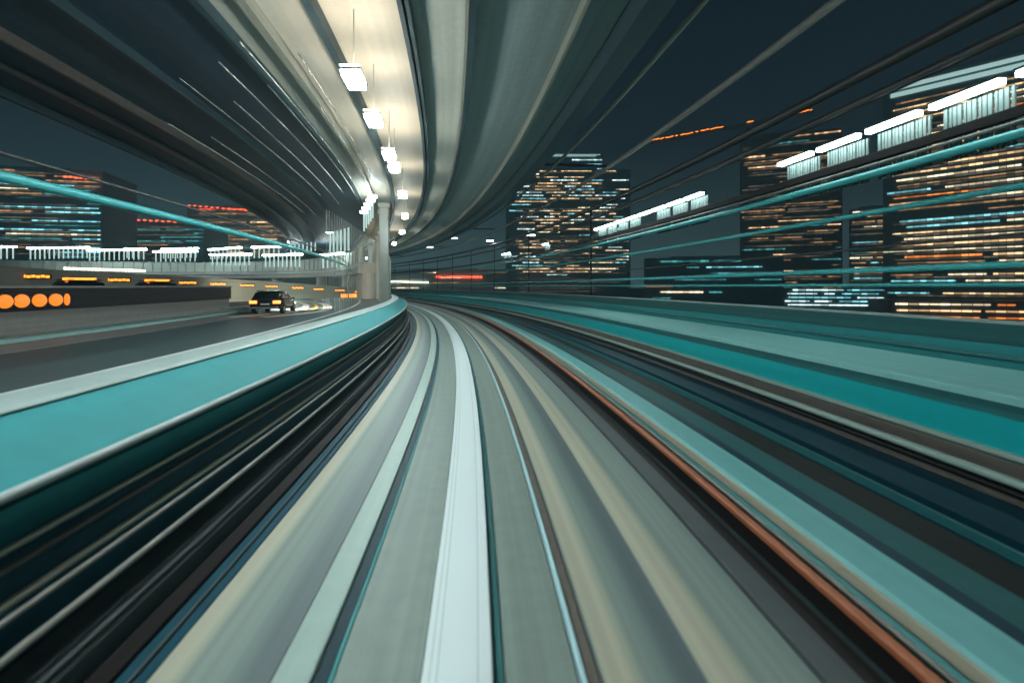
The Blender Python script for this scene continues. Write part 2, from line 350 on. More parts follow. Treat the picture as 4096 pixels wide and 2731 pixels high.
# one passing lamp repeated as strip lamps, its glow shaped into ribs
def ribbed(L):
    bm = bmesh.new(); n = int(L / 0.09)
    for i in range(n):
        y0 = -L / 2 + i * L / n
        add_box(bm, 0.0, 0.03, y0, y0 + L / n * (0.75 if i % 3 else 0.5), -1.0, 0.0)
    add_box(bm, 0.032, 0.06, -L / 2, L / 2, -0.06, -0.02); add_box(bm, 0.032, 0.06, -L / 2, L / 2, -0.98, -0.94)
    return bm
lamp0 = None
def repeat_lamp(s, a, z, first=False):
    global lamp0
    x, y = P(s, a)
    if lamp0 is None:
        lamp0 = empty('repeat_lamp')
        box('housing', M['metal_dark'], lamp0, -0.09, 0.09, -0.66, 0.66, 0.045, 0.085)
        bm = bmesh.new(); add_box(bm, -0.07, 0.07, -0.65, 0.65, -0.055, 0.044, bevel=0.015); link('tube', bm, M['g_strip'], lamp0)
        box('bracket', M['metal_dark'], lamp0, 0.09, 0.2, -0.03, 0.03, 0.045, 0.07)
        o = lamp0
    else: o = copy_tree(lamp0)
    o.location = (x, y, z); o.rotation_euler = (0, 0, s / R)
    tag(o, 'white strip lamp repeating one passing lamp above the glow ribs on the right', 'lamp', 'repeats of one lamp on the right fence')
pan0 = {}
def panel(s, a, z, L):
    if L not in pan0:
        o = link('glow_ribs', ribbed(L), M['ribbed']); pan0[L] = o
    else: o = copy_tree(pan0[L])
    x, y = P(s, a); o.location = (x, y, z); o.rotation_euler = (0, 0, s / R)
    tag(o, 'pale ribs shaped like the glow below the strip lamps', 'panel', 'glow ribs of the right fence')
for s in (7.4, 8.9, 10.4, 11.9, 13.4, 18.9, 20.4, 21.9, 23.4, 24.9, 26.4, 27.9, 29.4, 40.5, 52.0, 53.5):
    repeat_lamp(s, 8.72, EYE + 3.40)
    if s not in (23.4,): panel(s, 8.93, EYE + 3.34, 1.3)

# ------------------------------------------------------------------ left barrier and rails
D = lambda d: EYE - d
lb = empty('barrier_wall'); tag(lb, 'long teal barrier wall with pale coping left of the track', 'wall')
sweep('coping', [(-3.46, D(.805)), (-2.995, D(.805)), (-2.985, D(.79)), (-3.02, D(.77)), (-3.43, D(.77)), (-3.46, D(.79))], M['coping'], parent=lb)
sweep('panel', [(-3.40, -1.4), (-3.0, -1.4), (-3.0, D(1.25)), (-2.49, D(1.105)), (-2.46, D(1.06)), (-2.50, D(1.035)), (-3.0, D(.808)), (-3.40, D(.808))], M['teal'], parent=lb)
pipe('handrail', -2.435, D(1.075), 0.028, M['handrail'], parent=lb)
sweep('lower_panel', rect(-2.996, -2.72, 0.72, D(1.27)), M['teal'], parent=lb)
sweep('plinth', rect(-2.996, -2.62, -0.1, 0.716), M['navy_left'], parent=lb)
tr = [(-2.58, 1.43, .022, 'rail', 'upper beige rail below the teal barrier on the left'),
      (-2.52, 1.50, .025, 'pipe_dark', 'dark cable right under the upper beige rail on the left'),
      (-2.42, 1.62, .022, 'rail', 'middle beige rail above the black ledge on the left'),
      (-2.37, 1.665, .016, 'pipe_grey', 'thin grey cable hung under the middle beige rail'),
      (-2.30, 1.80, .022, 'pipe_grey', 'lower grey cable above the black ledge on the left')]
for a, d, r, m, lab in tr: tag(pipe('rail' if m == 'rail' else 'cable', a, D(d), r, M[m]), lab, 'rail' if m == 'rail' else 'cable')
tag(sweep('ledge', rect(-2.60, -2.26, -0.09, 0.12, 0.02), M['slate']), 'dark grey ledge along the foot of the left barrier', 'ledge')
strip('cable_trough', -2.24, -2.10, -0.02, 'black', 'black trough at the foot of the grey ledge on the left')
strip('cable_trough', -2.08, -1.90, -0.03, 'navy_left', 'navy blue trough beside the beige edge beam')
strip('thin_rail', -1.985, -1.965, 0.0, 'slate', 'thin grey rail lying in the navy trough on the left', z0=-0.028, b=0.004)

# ------------------------------------------------------------------ left road
RZ = EYE - 1.4
bm = bmesh.new(); uv = bm.loops.layers.uv.new('UVMap')
edge = [P(s, -3.2) for s in range(-6, 96, 2)]
left = [(-75, y) for (x, y) in edge]
va = [bm.verts.new((*p, RZ)) for p in edge]; vb = [bm.verts.new((*p, RZ)) for p in left]
vc = [bm.verts.new((*p, RZ - 0.5)) for p in edge]; vd = [bm.verts.new((*p, RZ - 0.5)) for p in left]
for i in range(len(edge) - 1):
    for quad in ((va[i], va[i + 1], vb[i + 1], vb[i]), (vc[i], vd[i], vd[i + 1], vc[i + 1]), (va[i], vc[i], vc[i + 1], va[i + 1])):
        f = bm.faces.new(quad)
        for lp in f.loops: lp[uv].uv = (lp.vert.co.x, lp.vert.co.y)
tag(link('road', bm, M['asphalt']), kind='structure')
tag(sweep('road_shoulder', rect(-11.9, -9.7, RZ - 0.1, RZ + 0.004), M['brown_wall'], s0=-6, s1=27), kind='structure')
def ribbon(name, pts, wd, z, m, parent=None):
    bm = bmesh.new(); uvl = bm.loops.layers.uv.new('UVMap'); L = []
    for i, p in enumerate(pts):
        p = Vector(p); d = (Vector(pts[min(i + 1, len(pts) - 1)]) - Vector(pts[max(i - 1, 0)])).normalized(); n = Vector((-d.y, d.x))
        L.append((bm.verts.new((*(p + n * wd / 2), z)), bm.verts.new((*(p - n * wd / 2), z))))
    for i in range(len(L) - 1):
        f = bm.faces.new((L[i][1], L[i + 1][1], L[i + 1][0], L[i][0]))
    return link(name, bm, m, parent)
def smooth_pts(pts, n=8):
    out = []
    for i in range(len(pts) - 1):
        p0 = Vector(pts[max(i - 1, 0)]); p1 = Vector(pts[i]); p2 = Vector(pts[i + 1]); p3 = Vector(pts[min(i + 2, len(pts) - 1)])
        for k in range(n):
            t = k / n
            out.append(0.5 * ((2 * p1) + (p2 - p0) * t + (2 * p0 - 5 * p1 + 4 * p2 - p3) * t * t + (3 * p1 - p0 - 3 * p2 + p3) * t ** 3))
    out.append(Vector(pts[-1])); return out
arc = [(-10.0, 23.5), (-9.3, 27), (-9.35, 30), (-10.9, 36), (-13.8, 43.5), (-18.5, 51), (-26, 57)]
tag(ribbon('lane_marking', smooth_pts(arc), 0.55, RZ + 0.008, M['paint_white']), 'white lane line curving left beyond the car', kind='structure')
tag(ribbon('lane_marking', smooth_pts([(x - 0.75, y) for x, y in arc]), 0.22, RZ + 0.008, M['paint_yellow']), 'yellow line beside the white lane line', kind='structure')
tag(ribbon('lane_marking', smooth_pts([(x - 1.5, y) for x, y in arc]), 0.45, RZ + 0.008, M['paint_white']), 'inner white lane line', kind='structure')
tag(ribbon('lane_marking', [P(s, -6.1) for s in range(-6, 60, 2)], 0.18, RZ + 0.008, M['paint_white']), 'white edge line', kind='structure')
# gore wall with rounded nose
gw = empty('gore_wall'); tag(gw, 'dark fluted wall with brown foot and rounded end left of the road', 'wall')
sweep('kerb', rect(-11.95, -11.25, RZ - 0.05, RZ + 0.12, 0.03), M['kerb_road'], s0=-6, s1=29, parent=gw)
sweep('foot', rect(-12.5, -11.98, RZ - 0.05, RZ + 0.72), M['brown_wall'], s0=-6, s1=30, parent=gw)
fl = [(-12.6, RZ + 0.724), (-12.02, RZ + 0.724)]
for i in range(8):
    z = RZ + 0.73 + i * 0.075; fl += [(-12.02, z + 0.01), (-12.02, z + 0.045), (-12.06, z + 0.05), (-12.06, z + 0.072)]
fl += [(-12.06, RZ + 1.35), (-12.6, RZ + 1.35)]
sweep('upper_panel', fl, M['dark_wall'], s0=-6, s1=30.5, parent=gw)
sweep('coping', rect(-12.65, -12.0, RZ + 1.354, RZ + 1.42), M['brown_wall'], s0=-6, s1=30.6, parent=gw)
bm = bmesh.new(); cx, cy = P(29.0, -12.0); pr = []
for k in range(13):
    t = -math.pi / 2 + math.pi * k / 12 - 0.13
    pr.append((cx + 0.5 * 0 + 0.95 * math.sin(t + math.pi / 2) * 0 + 1.0 * math.cos(t), cy + 2.6 * (math.sin(t) + 1) / 2 - 0.2))
lo = [bm.verts.new((x, y, RZ - 0.05)) for x, y in pr]; hi = [bm.verts.new((cx + (x - cx) * 0.85, y, RZ + 0.3)) for x, y in pr]
for k in range(12): bm.faces.new((lo[k], lo[k + 1], hi[k + 1], hi[k]))
bm.faces.new(hi); link('nose', bm, M['coping'], gw)
# orange round beacons on the wall
b0 = None
for px in (3.8, 21, 38.7, 55, 66):
    s = 12.0
    while VX + F * P(s, -11.96)[0] / P(s, -11.96)[1] < px: s += 0.02
    if b0 is None:
        b0 = empty('beacon_lamp')
        bm = bmesh.new(); bmesh.ops.create_cone(bm, cap_ends=True, segments=24, radius1=0.205, radius2=0.205, depth=0.08); link('housing', bm, M['metal_dark'], b0)
        bm = bmesh.new(); bmesh.ops.create_uvsphere(bm, u_segments=20, v_segments=10, radius=0.18)
        for v in bm.verts: v.co.z = v.co.z * 0.45 + 0.04
        link('lens', bm, M['g_orange_big'], b0, True)
        o = b0
    else: o = copy_tree(b0)
    x, y = P(s, -11.96); o.location = (x, y, EYE - 0.39); o.rotation_euler = (0, math.radians(90), s / R - 0.5)
    if px == 66: o.scale = (1, 0.45, 1)
    tag(o, 'round orange beacon lamp in the row on the dark gore wall' if px != 66 else 'narrow orange beacon at the right end of the beacon row', 'lamp', 'beacon row on the gore wall' if px != 66 else None)
# outer wall with orange delineators
OW = [at(-60, 330, 27)]
lamp_px = [(29, 276.0, 30), (72, 279, 32), (112, 279.5, 34.5), (148, 281, 37.5), (182, 282.3, 41), (213, 283.7, 45), (243, 285, 49), (268, 286, 53.5), (295, 287.5, 58), (316, 288.8, 62.5), (338, 290, 67), (357, 291.5, 72), (372, 293, 77)]
ol0 = None
pts = []
for i, (px, py, Y) in enumerate(lamp_px):
    p = at(px, py, Y); pts.append(p)
    if ol0 is None:
        ol0 = empty('marker_lamp')
        box('housing', M['metal_dark'], ol0, -1.12, 1.12, 0.0, 0.12, -0.16, 0.16, bevel=0.02)
        bm = bmesh.new()
        for k in range(9): add_box(bm, -1.05 + k * 0.235, -1.05 + k * 0.235 + 0.2, -0.05, -0.004, -0.10 + 0.03 * (k % 2), 0.07 + 0.03 * (k % 2), bevel=0.02)
        link('lens', bm, M['g_orange'], ol0); o = ol0
    else: o = copy_tree(ol0)
    o.location = p; o.rotation_euler = (0, 0, math.radians(20 + 3.2 * i)); o.scale = (0.95, 1, 0.85)
    tag(o, 'orange marker lamp in the long row on the outer road wall', 'lamp', 'orange marker lamps of the outer wall')
ow = empty('outer_wall'); tag(ow, 'grey outer wall carrying the row of orange marker lamps', 'wall')
wall_pts = [pts[0] + (pts[0] - pts[1]) * 6] + pts + [pts[-1] + (pts[-1] - pts[-2]) * 3]
def wall_along(name, pts, zlo, ztop, th, m, parent, off=0.0):
    bm = bmesh.new(); uvl = bm.loops.layers.uv.new('UVMap'); rings = []; acc = 0; A = []
    for i, p in enumerate(pts):
        d = (pts[min(i + 1, len(pts) - 1)] - pts[max(i - 1, 0)]); d = Vector((d.x, d.y)).normalized(); n = Vector((-d.y, d.x))
        b0_ = Vector((p.x, p.y)) + n * off; b1_ = b0_ + n * th
        if i: acc += (Vector((p.x, p.y)) - Vector((pts[i - 1].x, pts[i - 1].y))).length
        A.append(acc); zl = zlo(p) if callable(zlo) else zlo; zt = ztop(p) if callable(ztop) else ztop
        rings.append([bm.verts.new((*b0_, zl)), bm.verts.new((*b1_, zl)), bm.verts.new((*b1_, zt)), bm.verts.new((*b0_, zt))])
    for i in range(len(rings) - 1):
        for k in range(4):
            f = bm.faces.new((rings[i][k], rings[i][(k + 1) % 4], rings[i + 1][(k + 1) % 4], rings[i + 1][k]))
            for lp in f.loops: lp[uvl].uv = (lp.vert.co.z, A[i] if lp.vert in rings[i] else A[i + 1])
    bm.faces.new(rings[0][::-1]); bm.faces.new(rings[-1])
    return link(name, bm, m, parent)
wall_along('panel', wall_pts, RZ - 0.3, lambda p: p.z + 0.42, 0.4, M['viaduct'], ow, 0.12)
wall_along('coping', wall_pts, lambda p: p.z + 0.424, lambda p: p.z + 0.52, 0.5, M['coping'], ow, 0.08)
wall_along('kerb', wall_pts, RZ - 0.1, RZ + 0.16, 0.35, M['coping'], ow, -0.24)

# ------------------------------------------------------------------ loop viaduct behind with lamp light trails
VZ = EYE + 4.5
H = EYE + 6.0
loop = smooth_pts([(-118, 70, 0), (-87.5, 86.7, 0), (-55.4, 97.6, 0), (-32, 88.7, 0), (-18.5, 70, 0), (-14.2, 59, 0)], 7)
loop = [Vector((p.x, p.y, 0)) for p in loop]
lv = empty('loop_viaduct'); tag(lv, 'pale curved viaduct crossing the whole left background', 'viaduct')
wall_along('parapet', loop, VZ - 1.7, VZ - 0.10, 0.3, M['viaduct'], lv)
wall_along('coping', loop, VZ - 0.096, VZ, 0.5, M['coping'], lv, -0.1)
wall_along('girder', loop, VZ - 3.0, VZ - 1.704, 2.2, M['brown_wall'], lv, -0.25)
wall_along('pipe', loop, VZ - 2.25, VZ - 2.1, 0.12, M['coping'], lv, -0.4)
acc = 0; nxt = 0
bm = bmesh.new()
for i in range(len(loop) - 1):
    a, b = loop[i], loop[i + 1]; L = (b - a).length
    for k in range(int(L / 1.3)):
        p = a.lerp(b, (k + .5) / int(L / 1.3)); d = (b - a).normalized(); n = Vector((-d.y, d.x, 0)); q = p - n * 0.11
        add_tube(bm, [(q.x, q.y, VZ - 1.65), (q.x, q.y, VZ - 0.12)], 0.07, 4)
link('baluster', bm, M['pipe_grey'], lv)['kind'] = 'stuff'
for i in range(3, len(loop), 4):
    d = (loop[min(i + 1, len(loop) - 1)] - loop[i - 1]).normalized(); n = Vector((-d.y, d.x, 0)); q = loop[i] + n * 0.9
    bm = bmesh.new(); add_tube(bm, [(q.x, q.y, -14), (q.x, q.y, VZ - 3.004)], 0.9, 14); link('pier', bm, M['concrete'], lv)
# row of warm lights under the coping
def strip_run(name, label, p, q, m, th=0.35, n=22):
    e = empty(name, p); tag(e, label, 'light strip'); d = Vector(q) - Vector(p)
    bm = bmesh.new(); add_tube(bm, [(0, 0.12, 0.1), (d.x, d.y + 0.12, d.z + 0.1)], 0.07, 6); link('rail', bm, M['metal_dark'], e)
    bm = bmesh.new()
    for k in range(n):
        a = d * (k / n); b = d * ((k + 0.7) / n); add_tube(bm, [a, b], th / 2, 6)
    link('lamp_row', bm, m, e)
strip_run('light_strip', 'row of small warm lights along the viaduct girder', at(64, 268.0, 84), at(146, 270.5, 88), M['g_warm'], 0.4)
# each cluster repeats one viaduct lamp as its light trail
pl0 = None
def trail_lamp(p, h, sc=1.0):
    global pl0
    if pl0 is None:
        pl0 = empty('lamp_trail')
        bm = bmesh.new(); add_tube(bm, [(0, 0, -1.75), (0, 0, -0.06)], 0.10, 8); link('post', bm, M['g_post_streak'], pl0)  # glowing post is the light streak drawn out below the lamp
        bm = bmesh.new(); add_box(bm, -0.42, 0.42, -0.28, 0.28, -0.06, 0.16, bevel=0.06); link('lamp_head', bm, M['g_post'], pl0)
        o = pl0
    else: o = copy_tree(pl0)
    o.location = p; o.scale = (sc, sc, sc * h / 1.75)
    tag(o, 'white lamp repeated as a light trail over a glowing streak on the curved viaduct', 'lamp', 'lamp light trails on the curved viaduct')
def cluster(x0, x1, y0, y1, n, Y0, Y1, h=1.75, sc=1.0):     # in 2352-wide photo pixels
    for k in range(n):
        t = k / (n - 1); Y = Y0 + (Y1 - Y0) * t
        p = at((x0 + (x1 - x0) * t) * .4354, (y0 + (y1 - y0) * t) * .4354, Y); trail_lamp(p, h, sc)
cluster(2, 30, 567, 567, 3, 78, 79)
cluster(70, 200, 570, 568, 13, 84, 88)
cluster(206, 330, 575, 573, 12, 90, 93)
cluster(292, 330, 571, 571, 4, 99, 100)
cluster(358, 448, 578, 577, 9, 92, 93)
cluster(376, 450, 572, 570, 8, 100, 101)
cluster(484, 550, 573, 568, 8, 95, 93)
cluster(488, 572, 585, 584, 9, 86, 84)
cluster(584, 640, 568, 566, 6, 87, 84)
cluster(610, 688, 586, 584, 9, 80, 74)
cluster(668, 724, 556, 545, 7, 76, 70)
cluster(742, 784, 586, 582, 5, 72, 69)
cluster(758, 800, 532, 516, 6, 58, 53, 2.6)
cluster(836, 856, 488, 452, 5, 34, 30, 2.2, 0.55)

# ------------------------------------------------------------------ columns of the limb
col0 = None
for s in (36, 41, 45, 50, 55, 60, 66, 72, 79, 87, 96, 106):
    if col0 is None:
        col0 = empty('bridge_column')
        box('shaft', M['concrete'], col0, -0.3, 0.3, -0.3, 0.3, -14, EYE + 5.3, bevel=0.08)
        box('capital', M['concrete'], col0, -0.38, 0.38, -0.38, 0.38, EYE + 5.304, EYE + 5.59)
        o = col0
    else: o = copy_tree(col0)
    x, y = P(s, -3.95); o.location = (x, y, 0); o.rotation_euler = (0, 0, s / R)
    tag(o, 'tall pale concrete column in the row under the overhead deck', 'column', 'column row under the overhead deck')

def veil_screen(label, a, z0, z1, s0, s1, pitch, rad, m, rails):  # added rods, closing up towards the bend into a pale veil
    e = empty('veil_screen'); tag(e, label, 'screen fence')
    bm = bmesh.new(); s = s0
    while s < s1:
        x, y = P(s, a); add_tube(bm, [(x, y, z0), (x, y, z1)], rad, 5); s += pitch
    link('rod', bm, m, e)['kind'] = 'stuff'
    for z in rails: pipe('rail', a + rad + 0.022, z, 0.02, m, s0=s0, s1=s1, parent=e, n=6)
veil_screen('added veil of thin pale upright rods between left barrier and road', -3.52, 0.84, EYE + 1.9, 13, 110, 0.3, 0.006, M['screen'], ())
veil_screen('added veil of fine dark rods far along the right fence', 8.86, 1.654, EYE + 2.4, 34, 130, 0.3, 0.007, M['pipe_grey'], ())

# ------------------------------------------------------------------ overhead deck
H = EYE + 6.0
od = empty('overhead_deck'); tag(od, 'broad curved deck overhead with lit soffit and dark lengthwise girders', 'bridge deck')
sweep('soffit_slab', rect(-14.0, -10.904, H + 0.02, H + 0.5), M['soffit_shade'], s0=-9, s1=160, parent=od)
sweep('soffit_slab', rect(-10.9, -5.604, H, H + 0.5), M['soffit_shade'], s0=-9, s1=160, parent=od)
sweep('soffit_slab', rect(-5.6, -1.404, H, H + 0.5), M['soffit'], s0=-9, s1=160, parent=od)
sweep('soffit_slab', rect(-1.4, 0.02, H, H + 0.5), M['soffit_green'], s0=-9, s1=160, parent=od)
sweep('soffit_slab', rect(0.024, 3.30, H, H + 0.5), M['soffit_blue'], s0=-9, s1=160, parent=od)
for a0, a1, dp, m in ((-14.05, -13.9, .3, 'girder'), (-12.45, -12.37, .22, 'pipe_dark'), (-10.95, -10.84, .3, 'brown'), (-8.6, -8.5, .25, 'girder'), (-5.68, -5.52, .3, 'girder'), (-4.75, -4.55, .3, 'girder_pale'), (-3.42, -3.24, .32, 'girder'),
                  (-1.52, -1.42, .34, 'girder'), (-1.36, -1.28, .34, 'girder'), (-0.14, -0.07, .30, 'girder_pale'), (-0.06, 0.10, .34, 'girder'), (2.28, 2.36, .30, 'girder_pale'), (3.304, 3.86, .6, 'girder')):
    sweep('girder', rect(a0, a1, H - dp, H - 0.004 if a0 != 3.304 else H + 0.5), M[m], s0=-9, s1=160, parent=od)
for s in (24.5, 52, 76, 100):
    x, y = P(s, 3.86)
    bm = bmesh.new(); add_box(bm, 0, 3.5, -0.05, 0.05, H - 0.22, H - 0.1); o = link('bracket_arm', bm, M['metal_dark'], od); o.location = (x, y, 0); o.rotation_euler = (0, 0, s / R)
tag(pipe('pipe', 4.62, H - 0.30, 0.07, M['girder_pale'], s0=-9, s1=130), 'pale thin pipe hung on arms just right of the overhead deck', 'pipe')
tag(pipe('pipe', 7.25, H - 0.32, 0.10, M['pipe_grey'], s0=-9, s1=130), 'thick grey brown pipe farthest right of the overhead deck', 'pipe')
# lamp reflections on the left soffit, given shape as bright strands
for k, (a, dz, s0, s1) in enumerate([(-4.2, .30, 13, 30), (-4.5, .45, 16, 36), (-5.2, .5, 12, 28), (-5.6, .35, 15, 33), (-6.1, .55, 13, 31), (-6.9, .5, 16, 36), (-7.5, .6, 14, 32), (-9.2, .5, 20, 42), (-9.8, .6, 18, 40)]):
    tag(pipe('glint', a, H - dz, 0.02, M['steel'], s0=s0, s1=s1, n=6), 'lamp reflection built as a thin shining wire strung beneath the left of the overhead deck', 'glint', 'lamp glints under the left of the overhead deck')
# left teal pipe on posts over the road
lp = empty('gantry_pipe'); tag(lp, 'long teal pipe on slim posts crossing above the left road', 'pipe')
pipe('pipe', -7.0, EYE + 1.62, 0.085, M['pipe_teal'], s0=-7, s1=80, parent=lp)
pipe('cable', -7.05, EYE + 1.98, 0.03, M['pipe_dark'], s0=-7, s1=80, parent=lp)
for s in (-4, 46, 66):
    x, y = P(s, -7.0); bm = bmesh.new(); add_tube(bm, [(x, y, RZ), (x, y, EYE + 2.02)], 0.06, 8); link('post', bm, M['metal_dark'], lp)
# pendant lamps
pd0 = None
for s in [0.2, 3.8, 7.2, 11.4, 14.2, 18.0, 20.0, 26, 34, 44, 56, 70, 86]:
    if pd0 is None:
        pd0 = empty('pendant_lamp')
        box('diffuser', M['g_lamp'], pd0, -0.19, 0.19, -0.44, 0.44, -0.10, 0.0, bevel=0.045)
        box('housing', M['chrome'], pd0, -0.22, 0.22, -0.47, 0.47, 0.004, 0.07)
        box('uplight', M['g_up'], pd0, -0.20, 0.20, -0.45, 0.45, 0.074, 0.11)
        bm = bmesh.new(); add_tube(bm, [(0, 0, 0.114), (0, 0, 1.496)], 0.012, 6); link('hanger', bm, M['screen'], pd0)
        o = pd0
    else: o = copy_tree(pd0)
    x, y = P(s, -2.55); o.location = (x, y, H - 1.5); o.rotation_euler = (0, 0, s / R)
    tag(o, 'bright white lamp hanging on a thin rod below the overhead deck', 'lamp', 'pendant lamps under the overhead deck')
# small lamps under the far right of the deck
fl0 = None
for px, py, Y in ((454, 238, 62), (430, 247, 74), (490, 240.5, 60), (531, 235, 52)):
    if fl0 is None:
        fl0 = empty('flood_lamp')
        box('housing', M['metal_dark'], fl0, -0.4, 0.4, -0.2, 0.2, 0.05, 0.2); box('lens', M['g_post'], fl0, -0.38, 0.38, -0.18, 0.18, -0.03, 0.046); o = fl0
        bm = bmesh.new(); add_tube(bm, [(0, 0, 0.2), (0, 0, 0.9)], 0.03, 6); link('hanger', bm, M['metal_dark'], fl0)
    else: o = copy_tree(fl0)
    o.location = at(px, py, Y); tag(o, 'small white flood lamp under the far right of the overhead deck', 'lamp', 'flood lamps at the right of the deck')

# ------------------------------------------------------------------ cars
def make_car(name, label, loc, rz, sc=1.0, near=True):
    root = empty(name, loc, rz); tag(root, label, 'car')        # faces +y
    W = 0.90
    secs = [(-2.25, .42, .95, .80), (-2.15, .36, 1.05, .88), (-1.2, .33, 1.06, .90), (0.6, .33, 1.02, .90), (1.5, .34, .94, .88), (2.1, .38, .80, .80), (2.25, .45, .66, .70)]
    bm = bmesh.new(); rings = []
    for y, zb, zt, hw in secs:
        pts = [(-hw * .92, zb), (hw * .92, zb), (hw, zb + .18), (hw, zt - .16), (hw * .93, zt), (-hw * .93, zt), (-hw, zt - .16), (-hw, zb + .18)]
        rings.append([bm.verts.new((x, y, z)) for x, z in pts])
    for i in range(len(rings) - 1):
        for k in range(8): bm.faces.new((rings[i][k], rings[i][(k + 1) % 8], rings[i + 1][(k + 1) % 8], rings[i + 1][k]))
    bm.faces.new(rings[0][::-1]); bm.faces.new(rings[-1]); link('body', bm, M['car_paint'], root, True)
    bm = bmesh.new(); cs = [(-2.12, 1.06, .82), (-1.75, 1.58, .68), (-1.2, 1.68, .66), (0.0, 1.66, .66), (0.35, 1.60, .65), (1.15, 1.03, .80)]; rr = []
    for y, z, hw in cs: rr.append([bm.verts.new((-hw, y, z)), bm.verts.new((hw, y, z)), bm.verts.new((hw + (.0 if z < 1.1 else .14), y, 1.0)), bm.verts.new((-hw - (.0 if z < 1.1 else .14), y, 1.0))])
    for i in range(len(rr) - 1):
        for k in range(4): bm.faces.new((rr[i][k], rr[i][(k + 1) % 4], rr[i + 1][(k + 1) % 4], rr[i + 1][k]))
    bm.faces.new(rr[0][::-1]); bm.faces.new(rr[-1]); link('cabin', bm, M['car_glass'], root, True)
    box('roof', M['car_paint'], root, -.64, .64, -1.72, 0.2, 1.685, 1.72, bevel=0.015)
    for sx in (-1, 1):
        bm = bmesh.new(); add_box(bm, sx * .88 - (.0 if sx < 0 else .42), sx * .88 + (.42 if sx < 0 else 0), -2.30, -2.16, .78, 1.0, bevel=0.02); link('taillight', bm, M['g_tail'], root)
        box('headlight', M['g_warm'], root, sx * .62 - .18, sx * .62 + .18, 2.16, 2.29, .60, .72, bevel=0.02)
        box('mirror', M['chrome'], root, sx * 1.0 - .1, sx * 1.0 + .1, .55, .68, 1.02, 1.18, bevel=0.03)
        bm = bmesh.new(); add_tube(bm, [(sx * .6, -1.7, 1.75), (sx * .6, 0.1, 1.75)], 0.022, 6); link('roof_rail', bm, M['chrome'], root)
        for y in (-1.4, 1.4):
            wh = empty('wheel', (sx * .80, y, .34)); wh.parent = root
            bm = bmesh.new(); bmesh.ops.create_cone(bm, cap_ends=True, segments=20, radius1=.34, radius2=.34, depth=.22); o = link('tyre', bm, M['tyre'], wh); o.rotation_euler = (0, math.pi / 2, 0)
            bm = bmesh.new(); bmesh.ops.create_cone(bm, cap_ends=True, segments=14, radius1=.2, radius2=.2, depth=.235); o = link('rim', bm, M['rim'], wh); o.rotation_euler = (0, math.pi / 2, 0)
    box('number_plate', M['plate'], root, -.26, .26, -2.285, -2.245, .68, .80)
    box('bumper', M['chrome'], root, -.78, .78, -2.33, -2.14, .40, .56, bevel=0.03)
    box('rear_window', M['chrome'], root, -.5, .5, -2.10, -2.08, 1.08, 1.10)
    for sx in (-1, 1) if near else ():
        L = bpy.data.lights.new('headlight_beam', 'SPOT'); L.energy = 12000; L.color = (1, .82, .6); L.spot_size = math.radians(75); L.spot_blend = .6; L.shadow_soft_size = .08
        lo_ = bpy.data.objects.new('headlight_beam', L); C.objects.link(lo_); lo_.parent = root; lo_.location = (sx * .62, 2.34, .66); lo_.rotation_euler = (math.radians(87), 0, 0)
    root.scale = (sc, sc, sc * .8) if near else (sc, sc, sc)
    return root
make_car('parked_car', 'black car with glowing orange tail lamps driving away on the left road', (-11.4, 28.2, RZ), math.radians(8), .85).name = 'car'
def far_car(px, py, Y, lab):
    p = at(px, py, Y); c = make_car('car', lab, (p.x, p.y, RZ), math.radians(60), 1.0, False)
    bm = bmesh.new(); add_box(bm, -.7, .7, -1.0, -.7, 1.724, 1.84, bevel=.03); link('roof_lamp', bm, M['g_orange'], c)
far_car(72, 300, 27.2, 'distant car with orange lamps behind the gore wall, left of the other')
far_car(150, 300, 33.5, 'distant car with orange lamps behind the gore wall, nearer the wall end')

